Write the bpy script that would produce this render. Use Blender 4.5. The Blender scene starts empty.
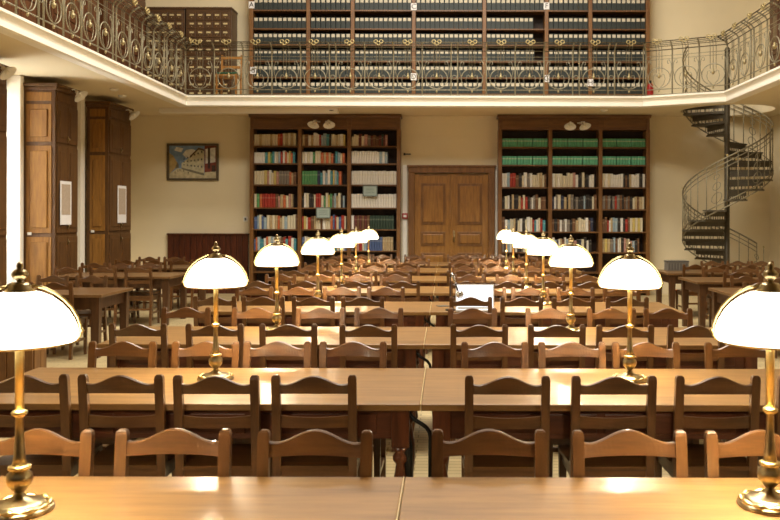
import bpy, bmesh, math, random
from mathutils import Vector, Matrix
R = random.Random(7)
PI = math.pi
scene = bpy.context.scene
COL = scene.collection

# ------------------------------------------------------------------ camera, world, light, exposure
F_PX, W_PX, H_PX = 840.0, 780.0, 520.0
CAM_Z = 1.69
cam_d = bpy.data.cameras.new('camera')
cam_d.sensor_width = 36.0
cam_d.lens = F_PX / W_PX * 36.0
cam_d.shift_x = (390.0 - 446.0) / W_PX
cam_d.shift_y = (217.0 - 260.0) / W_PX
cam_d.dof.use_dof = True
cam_d.dof.focus_distance = 6.5
cam_d.dof.aperture_fstop = 5.0
cam_d.clip_end = 200
cam = bpy.data.objects.new('camera', cam_d)
COL.objects.link(cam)
cam.location = (0, 0, CAM_Z)
cam.rotation_euler = (PI / 2, math.radians(-0.12), 0)
scene.camera = cam

world = bpy.data.worlds.new('daylight')
scene.world = world
world.use_nodes = True
bg = world.node_tree.nodes['Background']
bg.inputs['Color'].default_value = (0.95, 0.96, 1.0, 1)
bg.inputs['Strength'].default_value = 2.0


def area(name, loc, rot, sx, sy, power, color):
    d = bpy.data.lights.new(name, 'AREA')
    d.shape = 'RECTANGLE'
    d.size = sx
    d.size_y = sy
    d.energy = power
    d.color = color
    o = bpy.data.objects.new(name, d)
    o.location = loc
    o.rotation_euler = rot
    COL.objects.link(o)
    return o


WARM = (1.0, 0.95, 0.84)
for yy, pw in ((7.5, 600), (13.0, 580)):
    area('added_hall_fill', (0.0, yy, 9.2), (0, 0, 0), 6.0, 2.2, pw, WARM)  # added overhead fill for the hall, stands for no known fitting
# daylight standing outside the bright window of the left wall
area('window_daylight', (-7.75, 12.55, 2.4), (0, -PI / 2, 0), 3.0, 1.2, 70, (1.0, 0.94, 0.80))
LAMP_W = 28.0
SHADE_E = 4.6

scene.view_settings.view_transform = 'Standard'
scene.view_settings.look = 'None'
scene.view_settings.exposure = 0.5
scene.view_settings.gamma = 1.0
scene.view_settings.use_curve_mapping = False


# ------------------------------------------------------------------ materials
def lin(c):
    return tuple(((v / 255) / 12.92 if v / 255 <= 0.04045 else ((v / 255 + 0.055) / 1.055) ** 2.4) for v in c) + (1.0,)


MATS = {}


def base_mat(name):
    m = bpy.data.materials.new(name)
    m.use_nodes = True
    MATS[name] = m
    nt = m.node_tree
    return m, nt, nt.nodes['Principled BSDF']


def wood(name, c1, c2, axis='x', scale=6.0, rough=0.4, coat=0.0, bump=0.15):
    m, nt, b = base_mat(name)
    N, L = nt.nodes, nt.links
    tc = N.new('ShaderNodeTexCoord')
    oi = N.new('ShaderNodeObjectInfo')
    add = N.new('ShaderNodeVectorMath')
    add.operation = 'ADD'
    mul = N.new('ShaderNodeVectorMath')
    mul.operation = 'SCALE'
    mul.inputs['Scale'].default_value = 13.7
    comb = N.new('ShaderNodeCombineXYZ')
    for k in range(3):
        L.new(oi.outputs['Random'], comb.inputs[k])
    L.new(comb.outputs[0], mul.inputs[0])
    L.new(tc.outputs['Object'], add.inputs[0])
    L.new(mul.outputs[0], add.inputs[1])
    mp = N.new('ShaderNodeMapping')
    st = {'x': (0.12, 1, 1), 'y': (1, 0.12, 1), 'z': (1, 1, 0.12)}[axis]
    mp.inputs['Scale'].default_value = tuple(s * scale for s in st)
    L.new(add.outputs[0], mp.inputs[0])
    n1 = N.new('ShaderNodeTexNoise')
    n1.inputs['Scale'].default_value = 3.0
    n1.inputs['Detail'].default_value = 6.0
    n1.inputs['Roughness'].default_value = 0.65
    L.new(mp.outputs[0], n1.inputs['Vector'])
    rp = N.new('ShaderNodeValToRGB')
    rp.color_ramp.elements[0].position = 0.32
    rp.color_ramp.elements[0].color = lin(c2)
    rp.color_ramp.elements[1].position = 0.68
    rp.color_ramp.elements[1].color = lin(c1)
    L.new(n1.outputs['Fac'], rp.inputs['Fac'])
    L.new(rp.outputs['Color'], b.inputs['Base Color'])
    b.inputs['Roughness'].default_value = rough
    b.inputs['Coat Weight'].default_value = coat
    b.inputs['Coat Roughness'].default_value = 0.2
    bp = N.new('ShaderNodeBump')
    bp.inputs['Strength'].default_value = bump
    bp.inputs['Distance'].default_value = 0.004
    L.new(n1.outputs['Fac'], bp.inputs['Height'])
    L.new(bp.outputs[0], b.inputs['Normal'])
    return m


def plain(name, c, rough=0.6, metal=0.0, var=0.06, nscale=8.0, bump=0.0):
    m, nt, b = base_mat(name)
    N, L = nt.nodes, nt.links
    tc = N.new('ShaderNodeTexCoord')
    n1 = N.new('ShaderNodeTexNoise')
    n1.inputs['Scale'].default_value = nscale
    n1.inputs['Detail'].default_value = 4.0
    L.new(tc.outputs['Object'], n1.inputs['Vector'])
    rp = N.new('ShaderNodeValToRGB')
    a = lin(c)
    rp.color_ramp.elements[0].position = 0.3
    rp.color_ramp.elements[1].position = 0.7
    rp.color_ramp.elements[0].color = tuple(v * (1 - var) for v in a[:3]) + (1,)
    rp.color_ramp.elements[1].color = tuple(min(1, v * (1 + var)) for v in a[:3]) + (1,)
    L.new(n1.outputs['Fac'], rp.inputs['Fac'])
    L.new(rp.outputs['Color'], b.inputs['Base Color'])
    b.inputs['Roughness'].default_value = rough
    b.inputs['Metallic'].default_value = metal
    if bump:
        bp = N.new('ShaderNodeBump')
        bp.inputs['Strength'].default_value = bump
        bp.inputs['Distance'].default_value = 0.003
        L.new(n1.outputs['Fac'], bp.inputs['Height'])
        L.new(bp.outputs[0], b.inputs['Normal'])
    return m


def emis(name, c, e, base=(240, 238, 230)):
    m, nt, b = base_mat(name)
    b.inputs['Base Color'].default_value = lin(base)
    b.inputs['Emission Color'].default_value = lin(c)
    b.inputs['Emission Strength'].default_value = e
    b.inputs['Roughness'].default_value = 0.25
    return m


M_TABLE = wood('honey_table_wood', (158, 117, 64), (122, 87, 44), 'x', 5.0, 0.42, 0.25, 0.05)
M_APRON = wood('red_brown_apron_wood', (104, 54, 28), (66, 32, 16), 'x', 6.0, 0.38, 0.2)
M_LEG = wood('red_brown_leg_wood', (112, 60, 32), (70, 34, 18), 'z', 8.0, 0.3, 0.3)
M_CHAIR = wood('brown_chair_wood', (114, 75, 38), (78, 49, 23), 'x', 7.0, 0.36, 0.5)
M_CHAIRZ = wood('brown_chair_post_wood', (114, 75, 38), (78, 49, 23), 'z', 7.0, 0.36, 0.5)
M_SIDE = wood('side_table_wood', (132, 98, 60), (100, 70, 40), 'x', 5.0, 0.35, 0.2)
M_SIDELEG = wood('side_table_leg_wood', (92, 60, 33), (64, 40, 21), 'z', 8.0, 0.4, 0.1)
M_SHELF = wood('brown_bookcase_wood', (122, 82, 40), (88, 56, 26), 'x', 6.0, 0.45, 0.1)
M_SHELFZ = wood('brown_bookcase_upright_wood', (132, 90, 44), (98, 62, 28), 'z', 6.0, 0.45, 0.1)
M_SHELFIN = wood('dark_bookcase_back', (52, 32, 18), (34, 20, 11), 'z', 6.0, 0.7)
M_DOOR = wood('oak_door_wood', (164, 114, 48), (124, 82, 32), 'z', 7.0, 0.4, 0.15)
M_DOORF = wood('oak_frame_wood', (134, 90, 42), (100, 64, 28), 'z', 7.0, 0.4, 0.15)
M_CAB = wood('cabinet_oak_lit', (164, 114, 44), (126, 84, 28), 'z', 7.0, 0.6, 0.0)  # lit copy of the oak, golden window light put into the colour
M_CABD = wood('cabinet_oak_shaded', (106, 71, 31), (78, 50, 21), 'z', 7.0, 0.55, 0.0)  # same oak for body and doors, shade put into the colour
M_CABUP = wood('dark_cabinet_wood', (104, 60, 28), (72, 40, 18), 'z', 6.0, 0.45, 0.1)
M_WAIN = wood('mahogany_board', (96, 46, 24), (60, 28, 14), 'z', 8.0, 0.4, 0.1)
M_CATA = wood('catalogue_wood', (92, 62, 30), (66, 42, 19), 'x', 7.0, 0.45, 0.1)
M_ORANGE = wood('orange_chair_wood', (176, 124, 58), (144, 96, 42), 'z', 7.0, 0.45, 0.1)
M_EDGE = wood('pale_edge_wood', (224, 200, 152), (210, 184, 136), 'y', 8.0, 0.4)
M_WALL = plain('cream_wall_plaster', (232, 217, 182), 0.85, 0, 0.03, 1.2)
M_PLASTER = plain('white_cream_plaster', (244, 237, 222), 0.7, 0, 0.02, 2.0)
M_SOFFIT = plain('soffit_plaster', (230, 214, 178), 0.8, 0, 0.02, 1.0)
M_CEIL = plain('ceiling_plaster', (176, 154, 118), 0.85, 0, 0.02, 1.0)
M_IRON = plain('aged_bronze_iron', (150, 142, 118), 0.45, 0.4, 0.15, 20)
M_IRONH = plain('dark_handrail_iron', (96, 86, 64), 0.4, 0.5, 0.15, 20)
M_IROND = plain('dark_stair_iron', (84, 76, 60), 0.5, 0.3, 0.15, 20)
M_IRONR = plain('stair_rail_iron', (136, 126, 100), 0.45, 0.4, 0.15, 20)
M_GOLD = plain('old_gold', (190, 170, 118), 0.4, 0.5, 0.15, 30)
M_PEND = plain('dull_bronze', (168, 152, 112), 0.45, 0.5, 0.15, 30)
M_BRASS = plain('polished_brass', (232, 208, 146), 0.28, 1.0, 0.08, 30)
M_BRASSD = plain('aged_brass', (178, 160, 122), 0.28, 1.0, 0.15, 40)
M_BLACK = plain('black_rubber', (16, 15, 14), 0.45, 0, 0.1)
M_CHROME = plain('chrome', (200, 200, 205), 0.12, 1.0, 0.02)
M_WHITE = plain('white_enamel', (236, 232, 222), 0.35, 0, 0.02)
M_PAPER = plain('white_paper', (232, 228, 226), 0.8, 0, 0.02)
M_PRINT = plain('grey_print', (178, 160, 140), 0.85, 0, 0.15, 60)
M_INK = plain('black_ink', (20, 20, 20), 0.7)
M_RED = plain('signal_red', (170, 30, 26), 0.4)
M_GREY = plain('grey_box_card', (122, 117, 108), 0.6, 0, 0.1, 20)
M_GREYD = plain('dark_grey_card', (92, 88, 81), 0.6)
M_PLACARD = plain('grey_green_placard', (160, 176, 168), 0.5)
M_PLACARDF = plain('placard_frame', (104, 112, 104), 0.5)
M_GREENC = plain('green_cushion', (38, 84, 58), 0.9, 0, 0.1, 30)
M_ARCH = plain('black_archive_card', (38, 44, 40), 0.55, 0, 0.15, 12)
M_ARCHL = plain('cream_label_paper', (200, 190, 168), 0.8, 0, 0.03)
M_LAPTOP = plain('white_laptop_plastic', (226, 224, 222), 0.35)
M_SCREEN = emis('laptop_display', (252, 250, 255), 1.3, (20, 20, 20))
M_SHADE = emis('opal_glass_lit', (255, 244, 220), SHADE_E)
M_BULB = emis('bulb_lit', (255, 230, 190), 12.0)

# floor: pale parquet
M_FLOOR, nt, b = base_mat('pale_parquet')
tc = nt.nodes.new('ShaderNodeTexCoord')
bk = nt.nodes.new('ShaderNodeTexBrick')
bk.inputs['Scale'].default_value = 1.0
bk.inputs['Color1'].default_value = lin((206, 186, 142))
bk.inputs['Color2'].default_value = lin((188, 168, 124))
bk.inputs['Mortar'].default_value = lin((132, 112, 76))
bk.inputs['Mortar Size'].default_value = 0.004
bk.inputs['Brick Width'].default_value = 0.42
bk.inputs['Row Height'].default_value = 0.07
nt.links.new(tc.outputs['Object'], bk.inputs['Vector'])
nt.links.new(bk.outputs['Color'], b.inputs['Base Color'])
b.inputs['Roughness'].default_value = 0.4

# window glass
M_GLASS, nt, b = base_mat('window_glass')
b.inputs['Base Color'].default_value = (0.95, 0.97, 1, 1)
b.inputs['Roughness'].default_value = 0.05
b.inputs['Transmission Weight'].default_value = 1.0
b.inputs['IOR'].default_value = 1.02


# ------------------------------------------------------------------ mesh helpers
class MB:
    def __init__(self):
        self.v, self.f, self.m, self.s = [], [], [], []

    def poly(self, vs, fs, mi=0, smooth=False):
        o = len(self.v)
        self.v += [tuple(p) for p in vs]
        for f in fs:
            self.f.append(tuple(i + o for i in f))
            self.m.append(mi)
            self.s.append(smooth)
        return self

    def box(self, x0, x1, y0, y1, z0, z1, c=0.0, mi=0):
        """box, with chamfered edges of size c"""
        if c <= 0:
            vs = [(x, y, z) for z in (z0, z1) for y in (y0, y1) for x in (x0, x1)]
            fs = [(0, 2, 3, 1), (4, 5, 7, 6), (0, 1, 5, 4), (2, 6, 7, 3), (0, 4, 6, 2), (1, 3, 7, 5)]
            return self.poly(vs, fs, mi)
        bm = bmesh.new()
        bmesh.ops.create_cube(bm, size=1)
        for v in bm.verts:
            v.co = Vector(((x0 + x1) / 2 + v.co.x * (x1 - x0), (y0 + y1) / 2 + v.co.y * (y1 - y0), (z0 + z1) / 2 + v.co.z * (z1 - z0)))
        bmesh.ops.bevel(bm, geom=bm.edges[:], offset=c, segments=2, profile=0.5, affect='EDGES')
        bm.verts.index_update()
        self.poly([v.co[:] for v in bm.verts], [[v.index for v in f.verts] for f in bm.faces], mi)
        bm.free()
        return self

    def prism(self, outline, axis, a, b_, mi=0):
        """outline of 2-D points (ccw) extruded along axis 'x','y','z' from a to b"""
        def P(p, t):
            return {'x': (t, p[0], p[1]), 'y': (p[0], t, p[1]), 'z': (p[0], p[1], t)}[axis]
        n = len(outline)
        vs = [P(p, a) for p in outline] + [P(p, b_) for p in outline]
        fs = [tuple(range(n))[::-1], tuple(range(n, 2 * n))]
        for i in range(n):
            j = (i + 1) % n
            fs.append((i, j, j + n, i + n))
        return self.poly(vs, fs, mi)

    def lathe(self, prof, n=20, cx=0, cy=0, cz=0, mi=0, caps=True, smooth=True):
        vs, fs = [], []
        for (r, z) in prof:
            for k in range(n):
                t = 2 * PI * k / n
                vs.append((cx + r * math.cos(t), cy + r * math.sin(t), cz + z))
        for i in range(len(prof) - 1):
            for k in range(n):
                k2 = (k + 1) % n
                fs.append((i * n + k, i * n + k2, (i + 1) * n + k2, (i + 1) * n + k))
        self.poly(vs, fs, mi, smooth)
        if caps:
            o = len(self.v) - len(vs)
            self.f.append(tuple(o + k for k in range(n))[::-1]); self.m.append(mi); self.s.append(False)
            o2 = o + (len(prof) - 1) * n
            self.f.append(tuple(o2 + k for k in range(n))); self.m.append(mi); self.s.append(False)
        return self

    def tube(self, pts, r, n=6, closed=False, mi=0):
        pts = [Vector(p) for p in pts]
        m = len(pts)
        rs = r if isinstance(r, (list, tuple)) else [r] * m
        vs, fs = [], []
        prev = None
        for i in range(m):
            if closed:
                t = pts[(i + 1) % m] - pts[i - 1]
            else:
                t = pts[min(i + 1, m - 1)] - pts[max(i - 1, 0)]
            t.normalize()
            if prev is None:
                a = Vector((0, 0, 1)) if abs(t.z) < 0.9 else Vector((1, 0, 0))
                u = t.cross(a).normalized()
            else:
                u = (prev - t * prev.dot(t)).normalized()
            prev = u
            w = t.cross(u)
            for k in range(n):
                an = 2 * PI * k / n
                vs.append(pts[i] + (u * math.cos(an) + w * math.sin(an)) * rs[i])
        for i in range(m if closed else m - 1):
            j = (i + 1) % m
            for k in range(n):
                k2 = (k + 1) % n
                fs.append((i * n + k, i * n + k2, j * n + k2, j * n + k))
        if not closed:
            fs.append(tuple(range(n))[::-1])
            fs.append(tuple((m - 1) * n + k for k in range(n)))
        return self.poly(vs, fs, mi, True)

    def ring(self, c, rad, r, plane='xz', n=20, k=5, a0=0.0, a1=None, mi=0):
        closed = a1 is None
        pts = []
        for i in range(n if closed else n + 1):
            t = a0 + (2 * PI if closed else (a1 - a0)) * i / n
            p, q = rad * math.cos(t), rad * math.sin(t)
            pts.append({'xz': (c[0] + p, c[1], c[2] + q), 'xy': (c[0] + p, c[1] + q, c[2]), 'yz': (c[0], c[1] + p, c[2] + q)}[plane])
        return self.tube(pts, r, k, closed, mi)

    def loft(self, secs, mi=0):
        """rectangular cross sections (cx, cy, z, wx, wy) from bottom to top"""
        vs, fs = [], []
        for (cx, cy, z, wx, wy) in secs:
            vs += [(cx - wx / 2, cy - wy / 2, z), (cx + wx / 2, cy - wy / 2, z), (cx + wx / 2, cy + wy / 2, z), (cx - wx / 2, cy + wy / 2, z)]
        for i in range(len(secs) - 1):
            for k in range(4):
                k2 = (k + 1) % 4
                fs.append((i * 4 + k, i * 4 + k2, (i + 1) * 4 + k2, (i + 1) * 4 + k))
        fs.append((3, 2, 1, 0))
        e = (len(secs) - 1) * 4
        fs.append((e, e + 1, e + 2, e + 3))
        return self.poly(vs, fs, mi)

    def mesh(self, name, mats):
        me = bpy.data.meshes.new(name)
        me.from_pydata(self.v, [], self.f)
        for m in (mats if isinstance(mats, (list, tuple)) else [mats]):
            me.materials.append(m)
        me.polygons.foreach_set('material_index', self.m)
        me.polygons.foreach_set('use_smooth', self.s)
        me.update()
        return me

    def build(self, name, mats, parent=None, loc=(0, 0, 0), rz=0.0):
        return link(name, self.mesh(name, mats), parent, loc, rz)


def link(name, me, parent=None, loc=(0, 0, 0), rz=0.0):
    o = bpy.data.objects.new(name, me)
    COL.objects.link(o)
    o.parent = parent
    o.location = loc
    o.rotation_euler = (0, 0, rz)
    return o


def tag(o, label, cat, group=None):
    o['label'] = label
    o['category'] = cat
    if group:
        o['group'] = group
    return o


def thing(name, label, cat, loc=(0, 0, 0), rz=0.0, group=None):
    return tag(link(name, None, None, loc, rz), label, cat, group)


def struct(o, label=None):
    o['kind'] = 'structure'
    if label:
        o['label'] = label
    return o


def kids(o):
    return CH.get(o.name, [])


CH = {}


def copy_tree(protos, root, loc, rz, label, group=None, parent=None):
    """protos: {obj: [children]} recorded in CH by name"""
    c = root.copy()
    COL.objects.link(c)
    c.parent = parent
    if parent is None:
        c.location = loc
        c.rotation_euler = (0, 0, rz)
        c['label'] = label
        if group:
            c['group'] = group
    for k in protos.get(root.name, []):
        copy_tree(protos, k, None, None, None, None, c)
    return c


def record(root):
    d = {}

    def rec(o):
        d[o.name] = [x for x in bpy.data.objects if x.parent == o]
        for x in d[o.name]:
            rec(x)
    rec(root)
    return d


ORD = ['zeroth', 'first', 'second', 'third', 'fourth', 'fifth', 'sixth', 'seventh', 'eighth', 'ninth', 'tenth', 'eleventh', 'twelfth', 'thirteenth', 'fourteenth',
       'fifteenth', 'sixteenth', 'seventeenth', 'eighteenth', 'nineteenth', 'twentieth', '21st', '22nd', '23rd', '24th', '25th', '26th', '27th', '28th', '29th', '30th']


def px(x, d):
    return (x - 446.0) * d / F_PX


def pz(y, d):
    return CAM_Z + (217.0 - y) * d / F_PX


# ------------------------------------------------------------------ the hall
XL, XR, YB, YF, ZC = -6.94, 7.13, 18.5, -3.0, 9.6
ZG0, ZG1 = 3.91, 4.09
struct(MB().box(XL - .3, XR + .3, YF - .3, YB + .3, -0.2, 0).build('floor', M_FLOOR))
struct(MB().box(XL - .3, XR + .3, YF - .3, YB + .3, ZC, ZC + .2).build('ceiling', M_CEIL))
struct(MB().box(XL - .3, XR + .3, YB, YB + .3, 0, ZC).build('wall_back', M_WALL))
struct(MB().box(XL - .3, XR + .3, YF - .3, YF, 0, ZC).build('wall_front', M_SHELFIN))
struct(MB().box(XR, XR + .3, YF, YB, 0, ZC).build('wall_right', M_WALL))
WY0, WY1, WZ0, WZ1 = 11.98, 13.2, 0.55, 3.72
wl = MB()
wl.box(XL - .3, XL, YF, WY0, 0, ZC).box(XL - .3, XL, WY1, YB, 0, ZC)
wl.box(XL - .3, XL, WY0, WY1, 0, WZ0).box(XL - .3, XL, WY0, WY1, WZ1, ZC)
struct(wl.build('wall_left', M_WALL))
# the window between two tall cabinets
win = struct(link('window_1', None, None, (XL, (WY0 + WY1) / 2, WZ0)), 'tall bright window between two oak cabinets')
wh, wd = WZ1 - WZ0, (WY1 - WY0) / 2
MB().box(-.22, -.14, -wd, -wd + .07, 0, wh).box(-.22, -.14, wd - .07, wd, 0, wh).box(-.22, -.14, -wd + .07, wd - .07, 0, .07).box(-.22, -.14, -wd + .07, wd - .07, wh - .07, wh).build('window_frame', M_WHITE, win)
MB().box(-.21, -.15, -.02, .02, .07, wh - .07).build('mullion', M_WHITE, win)
for zz in (1.0, 2.05):
    MB().box(-.21, -.15, -wd + .07, wd - .07, zz - .02, zz + .02).build('glazing_bar', M_WHITE, win)
for (ya, yb) in ((-wd + .07, -.02), (.02, wd - .07)):
    for (za, zb) in ((.07, .98), (1.02, 2.03), (2.07, wh - .07)):
        MB().box(-.183, -.177, ya, yb, za, zb).build('pane', M_GLASS, win)
MB().box(-.14, .06, -wd, wd, -.04, .0).build('window_sill', M_WHITE, win)
# white pilaster that catches the window light
struct(MB().box(XL, XL + .25, 13.2, 13.31, 0, ZG0, .008).build('trim_1', M_PLASTER))
struct(MB().box(XL, XL + .33, 15.2, 15.38, 0, ZG0, .008).build('trim_2', M_PLASTER))


# gallery slab with a round stairwell
SC = (5.82, 17.4)
SR = 0.93
struct(MB().box(XL, -5.24, YF, YB, ZG0, ZG1).build('gallery_floor', M_SOFFIT))
struct(MB().box(-5.24, 3.94, 16.8, YB, ZG0, ZG1).build('gallery_floor', M_SOFFIT))
struct(MB().box(5.39, XR, YF, 16.06, ZG0, ZG1).build('gallery_floor', M_SOFFIT))
gl = MB()
arcL = [(SC[0] + SR * math.cos(t), SC[1] + SR * math.sin(t)) for t in [PI / 2 + PI * k / 16 for k in range(17)]]
arcR = [(SC[0] + SR * math.cos(t), SC[1] + SR * math.sin(t)) for t in [-PI / 2 + PI * k / 16 for k in range(17)]]
gl.prism([(SC[0], YB), (3.94, YB), (3.94, 16.8), (5.39, 16.06), (SC[0], 16.06)] + arcL[::-1], 'z', ZG0, ZG1)
gl.prism([(SC[0], 16.06), (XR, 16.06), (XR, YB), (SC[0], YB)] + arcR[::-1], 'z', ZG0, ZG1)
struct(gl.build('gallery_floor', M_SOFFIT))

EDGE = [(-5.24, YF), (-5.24, 16.8), (3.94, 16.8), (5.39, 16.06), (5.39, YF)]


def sweep_profile(path, prof, name, mat):
    path = [Vector(p) for p in path]
    n = len(path)
    vs, fs = [], []
    for i in range(n):
        d0 = (path[i] - path[i - 1]).normalized() if i else (path[1] - path[0]).normalized()
        d1 = (path[i + 1] - path[i]).normalized() if i < n - 1 else d0
        n0, n1 = Vector((d0.y, -d0.x)), Vector((d1.y, -d1.x))
        m = (n0 + n1).normalized()
        m = m / max(0.3, m.dot(n0))
        for (o, z) in prof:
            q = path[i] + m * o
            vs.append((q.x, q.y, z))
    k = len(prof)
    for i in range(n - 1):
        for j in range(k):
            j2 = (j + 1) % k
            fs.append((i * k + j, (i + 1) * k + j, (i + 1) * k + j2, i * k + j2))
    return MB().poly(vs, fs).build(name, mat)


struct(sweep_profile(EDGE, [(-.12, 4.10), (.10, 4.10), (.10, 4.065), (.075, 4.05), (.035, 4.01), (.03, 3.985), (.06, 3.975), (.06, 3.905), (.02, 3.89), (-.12, 3.89)], 'trim_3', M_PLASTER))


# ------------------------------------------------------------------ gallery railings
PW = 0.57
pm_post = MB().tube([(0, 0, 0), (0, 0, .5), (0, 0, .95), (0, -.05, 1.02), (0, -.18, 1.10)], .016, 6).mesh('post', M_IRON)
s = MB()
s.ring((PW / 2, 0, .37), .215, .010, 'xz', 24, 5)
for sg in (-1, 1):
    s.tube([(PW / 2 + sg * q[0], 0, q[1]) for q in ((.215, .37), (.245, .52), (.235, .66), (.20, .74), (.165, .72), (.165, .67), (.19, .66))], .007, 5)
    s.tube([(PW / 2 + sg * q[0], 0, q[1]) for q in ((.03, .17), (.09, .24), (.12, .34), (.10, .44), (.06, .45), (.05, .40))], .006, 5)
pm_scroll = s.mesh('scroll', M_IRON)
s = MB()
for dx in (-.055, 0, .055):
    s.tube([(PW / 2 + dx, 0, .48), (PW / 2 + dx, 0, .95), (PW / 2 + dx, -.05, 1.02), (PW / 2 + dx, -.18, 1.10)], .006, 5)
pm_hang = s.mesh('hanger', M_IRON)
pm_pend = MB().lathe([(.004, 0), (.02, .015), (.034, .045), (.03, .07), (.012, .085), (.02, .1), (.008, .13)], 10, PW / 2, 0, .36).mesh('pendant', M_PEND)
s = MB()
for (dx, dz) in ((-.055, 0), (.055, 0), (0, -.035)):
    s.ring((PW / 2 + dx, -.19, 1.115 + dz), .036, .010, 'xz', 12, 5)
pm_ros = s.mesh('rosette', M_GOLD)
pm_drop = MB().lathe([(.002, 0), (.018, .02), (.02, .04), (.006, .06)], 8, PW / 2, 0, .07).mesh('drop', M_PEND)
pm_small = MB().ring((.065, 0, .40), .045, .007, 'xz', 12, 5).mesh('small_ring', M_IRON)


def railing(p0, p1, layout, label):
    """layout: list of 'p' panel / 'g' narrow gap between double posts"""
    p0, p1 = Vector(p0), Vector(p1)
    L = (p1 - p0).length
    rz = math.atan2(p1.y - p0.y, p1.x - p0.x)
    t = thing('gallery_railing', label, 'railing', (p0.x, p0.y, ZG1 + .01), rz)
    t.scale = (1, 1, .94)
    wid = sum(PW if c == 'p' else .13 for c in layout)
    sc = L / wid
    x = 0.0
    link('post', pm_post, t, (0, 0, 0))
    for c in layout:
        if c == 'p':
            for nm, me in (('scroll', pm_scroll), ('hanger', pm_hang), ('pendant', pm_pend), ('rosette', pm_ros), ('drop', pm_drop)):
                o = link(nm, me, t, (x + (PW * sc - PW) / 2, 0, 0))
            x += PW * sc
        else:
            link('small_ring', pm_small, t, (x + (.13 * sc - .13) / 2, 0, 0))
            x += .13 * sc
        link('post', pm_post, t, (x, 0, 0))
    for (yy, zz, r) in ((0, .955, .010), (-.05, 1.02, .008), (-.09, 1.045, .007), (-.135, 1.072, .007), (-.18, 1.10, .012)):
        MB().tube([(0, yy, zz), (L, yy, zz)], r, 6).build('handrail_bar', M_IRONH, t)
    for (zz, r) in ((.83, .006), (.76, .005), (.13, .010), (.02, .011)):
        MB().tube([(0, 0, zz), (L, 0, zz)], r, 6).build('rail', M_IRON, t)
    return t


railing((-5.20, 7.2), (-5.20, 16.74), list('ppgppppgppppgppppgpp'), 'scrolled bronze iron railing along the left gallery')
railing((-5.20, 16.75), (3.93, 16.75), list('pppppgppppgppppgpgp'), 'scrolled bronze iron railing along the back gallery before the black archive boxes')
railing((3.98, 16.74), (5.36, 16.03), list('ppp')[:3], 'short angled iron railing beside the spiral stair opening')
railing((5.36, 16.02), (5.36, 8.8), list('ppgppppgppppgp'), 'scrolled bronze iron railing along the right gallery')


# ------------------------------------------------------------------ bookcases
def ramp_hsv(c, dv):
    return tuple(max(0, min(255, int(v * dv))) for v in c)


def bookcase(name, label, xs, y_front, y_back, z0, z_top, boards, header_z, with_header=True):
    t = thing(name, label, 'bookcase', ((xs[0] + xs[-1]) / 2, y_back, z0))
    ox, oy = (xs[0] + xs[-1]) / 2, y_back
    pw = .08
    for i, x in enumerate(xs):
        MB().box(x - ox - pw / 2, x - ox + pw / 2, y_front - oy - .01, -.02, 0, header_z - z0 + (0 if with_header else 0), .004).build('upright', M_SHELFZ, t)
    MB().box(xs[0] - ox, xs[-1] - ox, -.02, 0, 0, z_top - z0).build('back_panel', M_SHELFIN, t)
    for i in range(len(xs) - 1):
        for z in boards:
            MB().box(xs[i] - ox + pw / 2, xs[i + 1] - ox - pw / 2, y_front - oy, -.02, z - z0 - .028, z - z0).build('shelf', M_SHELF, t)
    if with_header:
        MB().box(xs[0] - ox - .03, xs[-1] - ox + .03, y_front - oy - .01, -.02, header_z - z0, z_top - z0 - .06).build('header', M_SHELF, t)
        for i in range(len(xs) - 1):
            MB().box(xs[i] - ox + .05, xs[i + 1] - ox - .05, y_front - oy - .025, y_front - oy - .008, header_z - z0 + .05, z_top - z0 - .1, .008).build('header_panel', M_SHELF, t)
        MB().prism([(y_front - oy - .07, z_top - z0), (0, z_top - z0), (0, z_top - z0 - .06), (y_front - oy - .015, z_top - z0 - .06), (y_front - oy - .02, z_top - z0 - .04)], 'x', xs[0] - ox - .06, xs[-1] - ox + .06).build('cornice', M_SHELF, t)
    return t


YSH = 18.15
LXS = [px(v, YSH) for v in (251.5, 299.5, 349.0, 398.5)]
RXS = [px(v, YSH) for v in (500.0, 550.2, 600.5, 648.0)]
LB = [pz(v, YSH) for v in (146, 163.5, 184.8, 207.8, 229.4, 250.9)] + [.50, .08]
RB = [pz(v, YSH) for v in (146.8, 164.5, 186.9, 208.8, 231.4, 251.9)] + [.50, .08]
HZ = pz(129.5, YSH)
bookcase('bookcase', 'tall brown wooden bookcase with mixed coloured books, left of the door', LXS, YSH, YB, 0, ZG0 - .01, LB, HZ)
bookcase('bookcase', 'tall brown wooden bookcase with green volumes on top, right of the door', RXS, YSH, YB, 0, ZG0 - .01, RB, HZ)
UXS = [px(v, YSH) for v in (250.8, 307.8, 352.2, 413.4, 484.0, 546.2, 590.0, 647.5)]
UB = [pz(v, YSH) for v in (93.5, 77.2, 61, 44.7, 28.5, 10.0, -7.5, -24)]
bookcase('bookcase', 'wide upstairs bookcase filled with rows of black archive boxes', UXS, YSH, YB, ZG1, 7.2, UB, 7.2, False)

# books --------------------------------------------------------------------
PAL = {
    'cream': (208, 196, 166), 'white': (222, 216, 204), 'tan': (176, 152, 112), 'grey': (122, 112, 100), 'black': (44, 38, 34),
    'brown': (108, 74, 46), 'red': (158, 46, 30), 'orange': (188, 98, 56), 'yellow': (196, 174, 100), 'green': (84, 142, 88),
    'teal': (70, 138, 146), 'blue': (76, 94, 134), 'pale blue': (146, 164, 172), 'pink': (178, 130, 116), 'dark green': (44, 62, 48),
    'maroon': (96, 44, 36), 'navy': (42, 48, 70), 'emerald': (92, 168, 130)}
BM = {}


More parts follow.
